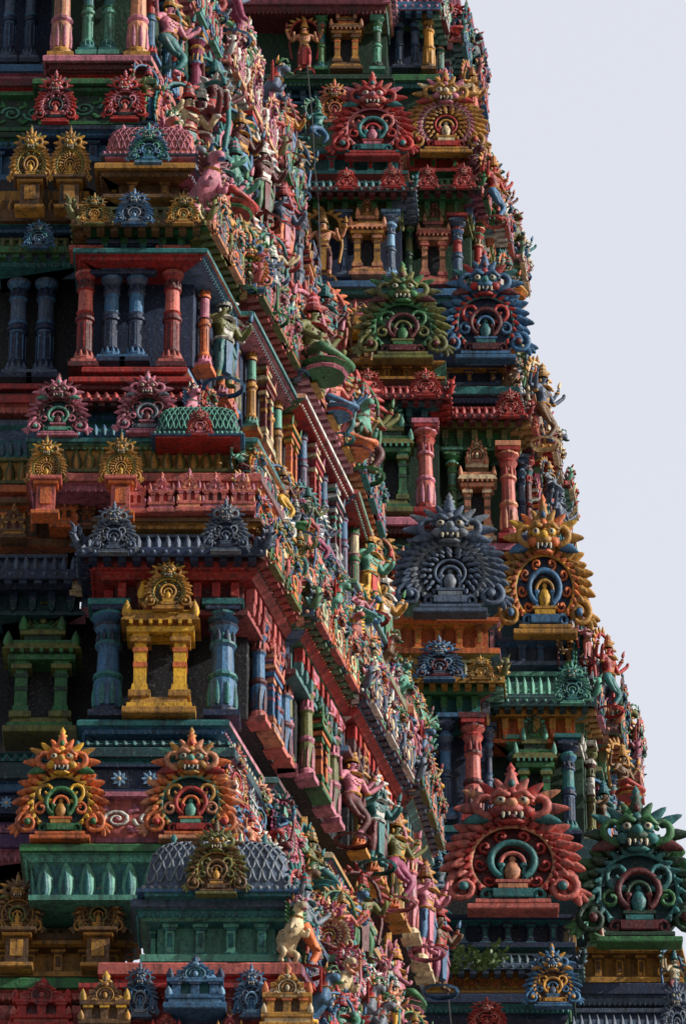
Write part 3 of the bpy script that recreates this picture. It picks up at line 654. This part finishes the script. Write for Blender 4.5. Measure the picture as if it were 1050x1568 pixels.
for u,v0,v1,w,y,c,t in[(492,22,112,22,24.3,'olive green teal',COL),(577,20,112,24,24.3,'green mint dgreen',COL),(611,22,110,24,25.3,'blue dblue slate',COL),(635,22,110,24,25.3,'blue dblue slate',COL),(656,16,112,24,25.2,'gold brown gold',FCOL),
  (526,326,430,24,23.6,'blue dblue slate',COL),(598,326,430,26,23.6,'blue slate lblue',COL),(626,330,440,24,24.4,'green dgreen olive',COL),(700,332,444,28,24.3,'blue slate red',COL),
  (556,648,792,32,22.4,'red maroon salmon',COL),(651,648,792,36,22.3,'salmon red pink',FCOL),(692,690,800,28,23.1,'olive green mint',COL),(778,682,832,34,23.0,'salmon red peach',FCOL),(798,700,830,22,23.6,'blue dblue slate',COL),
  (650,1098,1262,34,21.2,'blue dblue slate',COL),(682,1098,1262,34,21.2,'slate dblue blue',COL),(724,1098,1264,38,21.1,'salmon red maroon',FCOL),(748,1110,1260,22,21.6,'blue slate dblue',COL),(870,1130,1285,36,21.9,'blue dblue teal',COL),(786,1130,1280,26,22,'teal green mint',COL)]:
    colm(far,t,u,v0,v1,w,y,c)
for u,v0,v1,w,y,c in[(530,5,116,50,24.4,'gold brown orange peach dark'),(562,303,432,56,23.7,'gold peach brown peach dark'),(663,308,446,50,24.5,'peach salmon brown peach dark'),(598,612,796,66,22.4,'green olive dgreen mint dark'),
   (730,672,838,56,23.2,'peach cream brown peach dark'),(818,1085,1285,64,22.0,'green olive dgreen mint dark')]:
    put(far,NI,u,v0,v1,w,y,c,'columns')
for u,v0,v1,w,y,k,c in[
 (570,118,246,124,23.3,2,'maroon red salmon teal red pink'),(682,112,240,118,24.0,1,'brown gold pink red gold cream'),(512,124,190,56,24.0,0,'maroon salmon gold orange peach red'),
 (530,258,290,34,22.8,2,'maroon red salmon red red salmon'),(601,256,288,36,22.8,2,'maroon red salmon red red salmon'),(654,254,290,32,23.6,2,'maroon red salmon red red salmon'),(710,252,290,34,23.6,2,'maroon red salmon red red salmon'),
 (616,410,556,136,22.1,2,'dgreen olive green maroon olive green'),(742,392,556,136,22.8,2,'dblue blue red maroon blue teal'),
 (563,566,608,46,21.7,2,'maroon red salmon red red salmon'),(651,566,608,46,21.7,2,'maroon red salmon red red salmon'),(780,596,640,44,22.4,2,'maroon red salmon red red salmon'),
 (688,766,946,166,20.9,1,'dark slate grey slate slate grey'),(832,768,978,142,21.6,0,'dblue gold orange blue gold yellow'),
 (672,978,1044,72,20.5,2,'dblue slate lblue maroon blue slate'),(875,1014,1080,56,21.2,2,'dteal mint teal teal mint teal'),(628,1005,1042,36,20.5,2,gold),(735,1005,1042,40,20.5,2,gold),
 (783,1182,1402,204,19.6,0,'maroon salmon red teal salmon peach'),(975,1216,1452,190,20.2,2,'dteal dgreen teal maroon green teal'),
 (845,1450,1545,84,19.2,2,'brown blue gold gold blue slate'),(745,1530,1580,60,19.4,2,'maroon red salmon red red salmon'),(1035,1500,1600,50,19.9,2,'dblue slate grey slate slate grey')]:
    put(far,KB[k],u,v0,v1,w,y,c,dep=w*.010)
def stat(acc,t,u,v0,v1,y,c,rz=0):
    z0=Z(v1,y);h=(Z(v0,y)-z0)/(1.08 if t is not DE[2] else .83); acc.add('statues',mv(t,(X(u,(v0+v1)/2,y),y,z0),(h,h,h),rz=rz),cols(c))
for t,u,v0,v1,y,c,rz in[(DE[0],466,28,112,24.2,'peach red gold red white',0),(DE[0],495,322,430,23.4,'peach maroon gold gold white',0),(DE[1],487,152,230,23.9,'teal blue mint green white',.4),
  (DE[0],508,440,560,23.0,'maroon red orange salmon white',.6),(DE[2],455,175,228,24.0,'slate teal gold maroon white',.2),(DE[0],470,330,430,23.5,'olive green gold teal white',.2),(DE[2],540,175,225,23.9,'mint dgreen gold blue white',0),
  (DE[0],530,660,790,22.4,'brown maroon gold green white',.3),(DE[1],545,700,800,22.2,'teal red gold blue white',.4),(DE[0],578,815,945,21.6,'salmon red gold peach white',.5),(DE[0],600,860,945,21.9,'brown gold orange red white',.3),
  (DE[0],625,1110,1262,21.2,'slate teal gold blue white',.3),(DE[2],640,1310,1400,20.6,'brown maroon gold olive white',.6),(DE[1],672,1300,1400,20.5,'dteal slate blue teal white',.3),(DE[0],560,470,560,22.9,'gold brown gold brown white',.1)]:
    stat(far,t,u,v0,v1,y,c,rz)
for v0,v1,uR,y,kind in[(-60,14,668,24.9,'par'),(14,112,662,25.8,'col'),(128,228,700,24.9,'par'),(232,290,730,24.1,'par'),(330,440,720,24.9,'col'),(456,556,755,24.1,'par'),(560,612,788,23.1,'par'),(682,830,796,23.7,'col'),
    (850,975,835,22.9,'par'),(965,1050,890,21.8,'par'),(1130,1285,892,22.5,'col'),(1290,1450,925,21.8,'par'),(1450,1540,1050,20.5,'par')]:
    p=mkpath(uR-60,uR,y,(v0+v1)/2,SF); flank(far,p,Z(v1,y),Z(v0,y),kind,range(2,7),1.0)
for u,v0,v1,y,c,t,rz in[(755,236,340,24.2,'red blue gold salmon white',DE[1],1.0),(830,555,680,23.2,'slate brown gold cream white',DE[1],1.0),(856,740,850,23.6,'slate brown grey teal white',DE[1],1.1),
    (930,970,1090,21.9,'red teal gold red white',DE[1],1.0),(952,1138,1225,22.2,'brown red gold gold white',DE[2],.9),(898,945,1015,21.9,'pink salmon gold red white',DE[0],.7),
    (722,100,190,24.8,'gold red gold salmon white',DE[0],1.1),(778,390,460,24.0,'brown gold teal orange white',DE[2],1.1),(866,860,930,23.0,'grey slate gold slate white',DE[0],1.0),(840,705,760,23.4,'grey slate gold slate white',DE[2],1.0)]:
    stat(far,t,u,v0,v1,y,c,rz)
lower(far,500,1075,20.2,1660,SF)
# ------------------------------------------------------------------ build towers
def empty(n):
    e=bpy.data.objects.new(n,None); bpy.context.scene.collection.objects.link(e); return e
near.build(empty('temple_gopuram_tower'),MAT)
far.build(empty('temple_gopuram_tower.001'),MAT)
def mesh(name,V,Fc,mat):
    me=bpy.data.meshes.new(name); me.from_pydata(V,[],Fc); me.materials.append(mat); o=bpy.data.objects.new(name,me); bpy.context.scene.collection.objects.link(o); return o
mesh('ground',[(-3000,-3000,0),(3000,-3000,0),(3000,3000,0),(-3000,3000,0)],[(0,1,2,3)],simple('courtyard_granite_paving',(.22,.20,.18),.9,.6))
def cable(name,pts,r):
    t=tube(pts,r,6,0); return mesh(name,[tuple(v) for v in t[0]],[tuple(f) for f in t[1]],simple('dark_metal_cable',(.05,.05,.055),.5))
cable('lightning_conductor_cable',[PT(u,v,y) for u,v,y in[(470,100,23.6),(478,180,23.0),(482,260,22.8),(487,300,22.9),(491,420,22.7),(497,480,22.7)]],.012)
cable('lightning_conductor_cable.001',[PT(u,v,y) for u,v,y in[(681,1375,19.6),(685,1440,19.4),(683,1500,19.4),(690,1568,19.3)]],.014)
def plant(name,u,v,y,n,sz):
    V=[];Fc=[];o=np.array(PT(u,v,y))
    for i in range(n):
        a=R()*6.28; e=.2+R()*1.1; L=sz*(.5+R()); d=np.array([math.cos(a)*math.cos(e),-abs(math.sin(a))*math.cos(e),math.sin(e)])
        P=[o+d*L*t+np.array([0,0,-.35*L*t*t]) for t in np.linspace(0,1,6)]
        tt=tube(P,.006,4); b=len(V); V+=[tuple(x) for x in tt[0]]; Fc+=[tuple(int(q)+b for q in f) for f in tt[1]]
        for p in P[1:]:
            for k in range(3):
                s=np.array([R()-.5,-R()*.6,R()-.5]); s/=np.linalg.norm(s); w=np.cross(s,[0,.6,.8]); w/=np.linalg.norm(w); l=.08+.08*R()
                b=len(V); V+=[tuple(p),tuple(p+s*l*.5+w*l*.28),tuple(p+s*l),tuple(p+s*l*.5-w*l*.28)]; Fc.append((b,b+1,b+2,b+3))
    return mesh(name,V,Fc,simple('weed_leaf',(.09,.15,.04),.6,8))
plant('weed_plant',740,1488,19.2,16,.6); plant('weed_plant.001',690,1490,19.3,8,.4)
# ------------------------------------------------------------------ light, sky, camera
sc=bpy.context.scene
w=bpy.data.worlds.new('World'); sc.world=w; w.use_nodes=True; nt=w.node_tree; N=nt.nodes; bg=N['Background']
sv=np.array([.95,-.20,.50]); sv/=np.linalg.norm(sv); el=math.asin(sv[2]); az=math.atan2(sv[0],sv[1])
sky=N.new('ShaderNodeTexSky'); sky.sky_type='NISHITA'; sky.sun_disc=False; sky.sun_elevation=el; sky.sun_rotation=az; sky.dust_density=4; sky.air_density=1.2
nt.links.new(sky.outputs[0],bg.inputs[0]); bg.inputs[1].default_value=.05
tc=N.new('ShaderNodeTexCoord'); sx=N.new('ShaderNodeSeparateXYZ'); nt.links.new(tc.outputs['Generated'],sx.inputs[0])
mr=N.new('ShaderNodeMapRange'); mr.inputs['From Min'].default_value=-.1; mr.inputs['From Max'].default_value=.75; mr.inputs['To Min'].default_value=.21; mr.inputs['To Max'].default_value=.80; mr.interpolation_type='SMOOTHSTEP'
nt.links.new(sx.outputs[1],mr.inputs[0])
b2=N.new('ShaderNodeBackground'); b2.inputs[0].default_value=(.85,.85,.90,1); nt.links.new(mr.outputs[0],b2.inputs[1])
ad=N.new('ShaderNodeAddShader'); nt.links.new(bg.outputs[0],ad.inputs[0]); nt.links.new(b2.outputs[0],ad.inputs[1]); nt.links.new(ad.outputs[0],N['World Output'].inputs[0])
ld=bpy.data.lights.new('sun','SUN'); ld.energy=5.0; ld.angle=math.radians(.5); ld.color=(1,.97,.91)
lo=bpy.data.objects.new('sun',ld); sc.collection.objects.link(lo)
from mathutils import Vector
lo.rotation_euler=Vector([float(a) for a in sv]).to_track_quat('Z','Y').to_euler()
cd=bpy.data.cameras.new('camera'); co=bpy.data.objects.new('camera',cd); sc.collection.objects.link(co)
co.location=CP; co.rotation_euler=(math.pi/2+TH,0,0); cd.sensor_fit='VERTICAL'; cd.sensor_height=36; cd.lens=36*F/1568.1; cd.clip_end=8000; cd.clip_start=1
sc.camera=co
sc.view_settings.view_transform='Standard'; sc.view_settings.look='None'; sc.view_settings.exposure=0
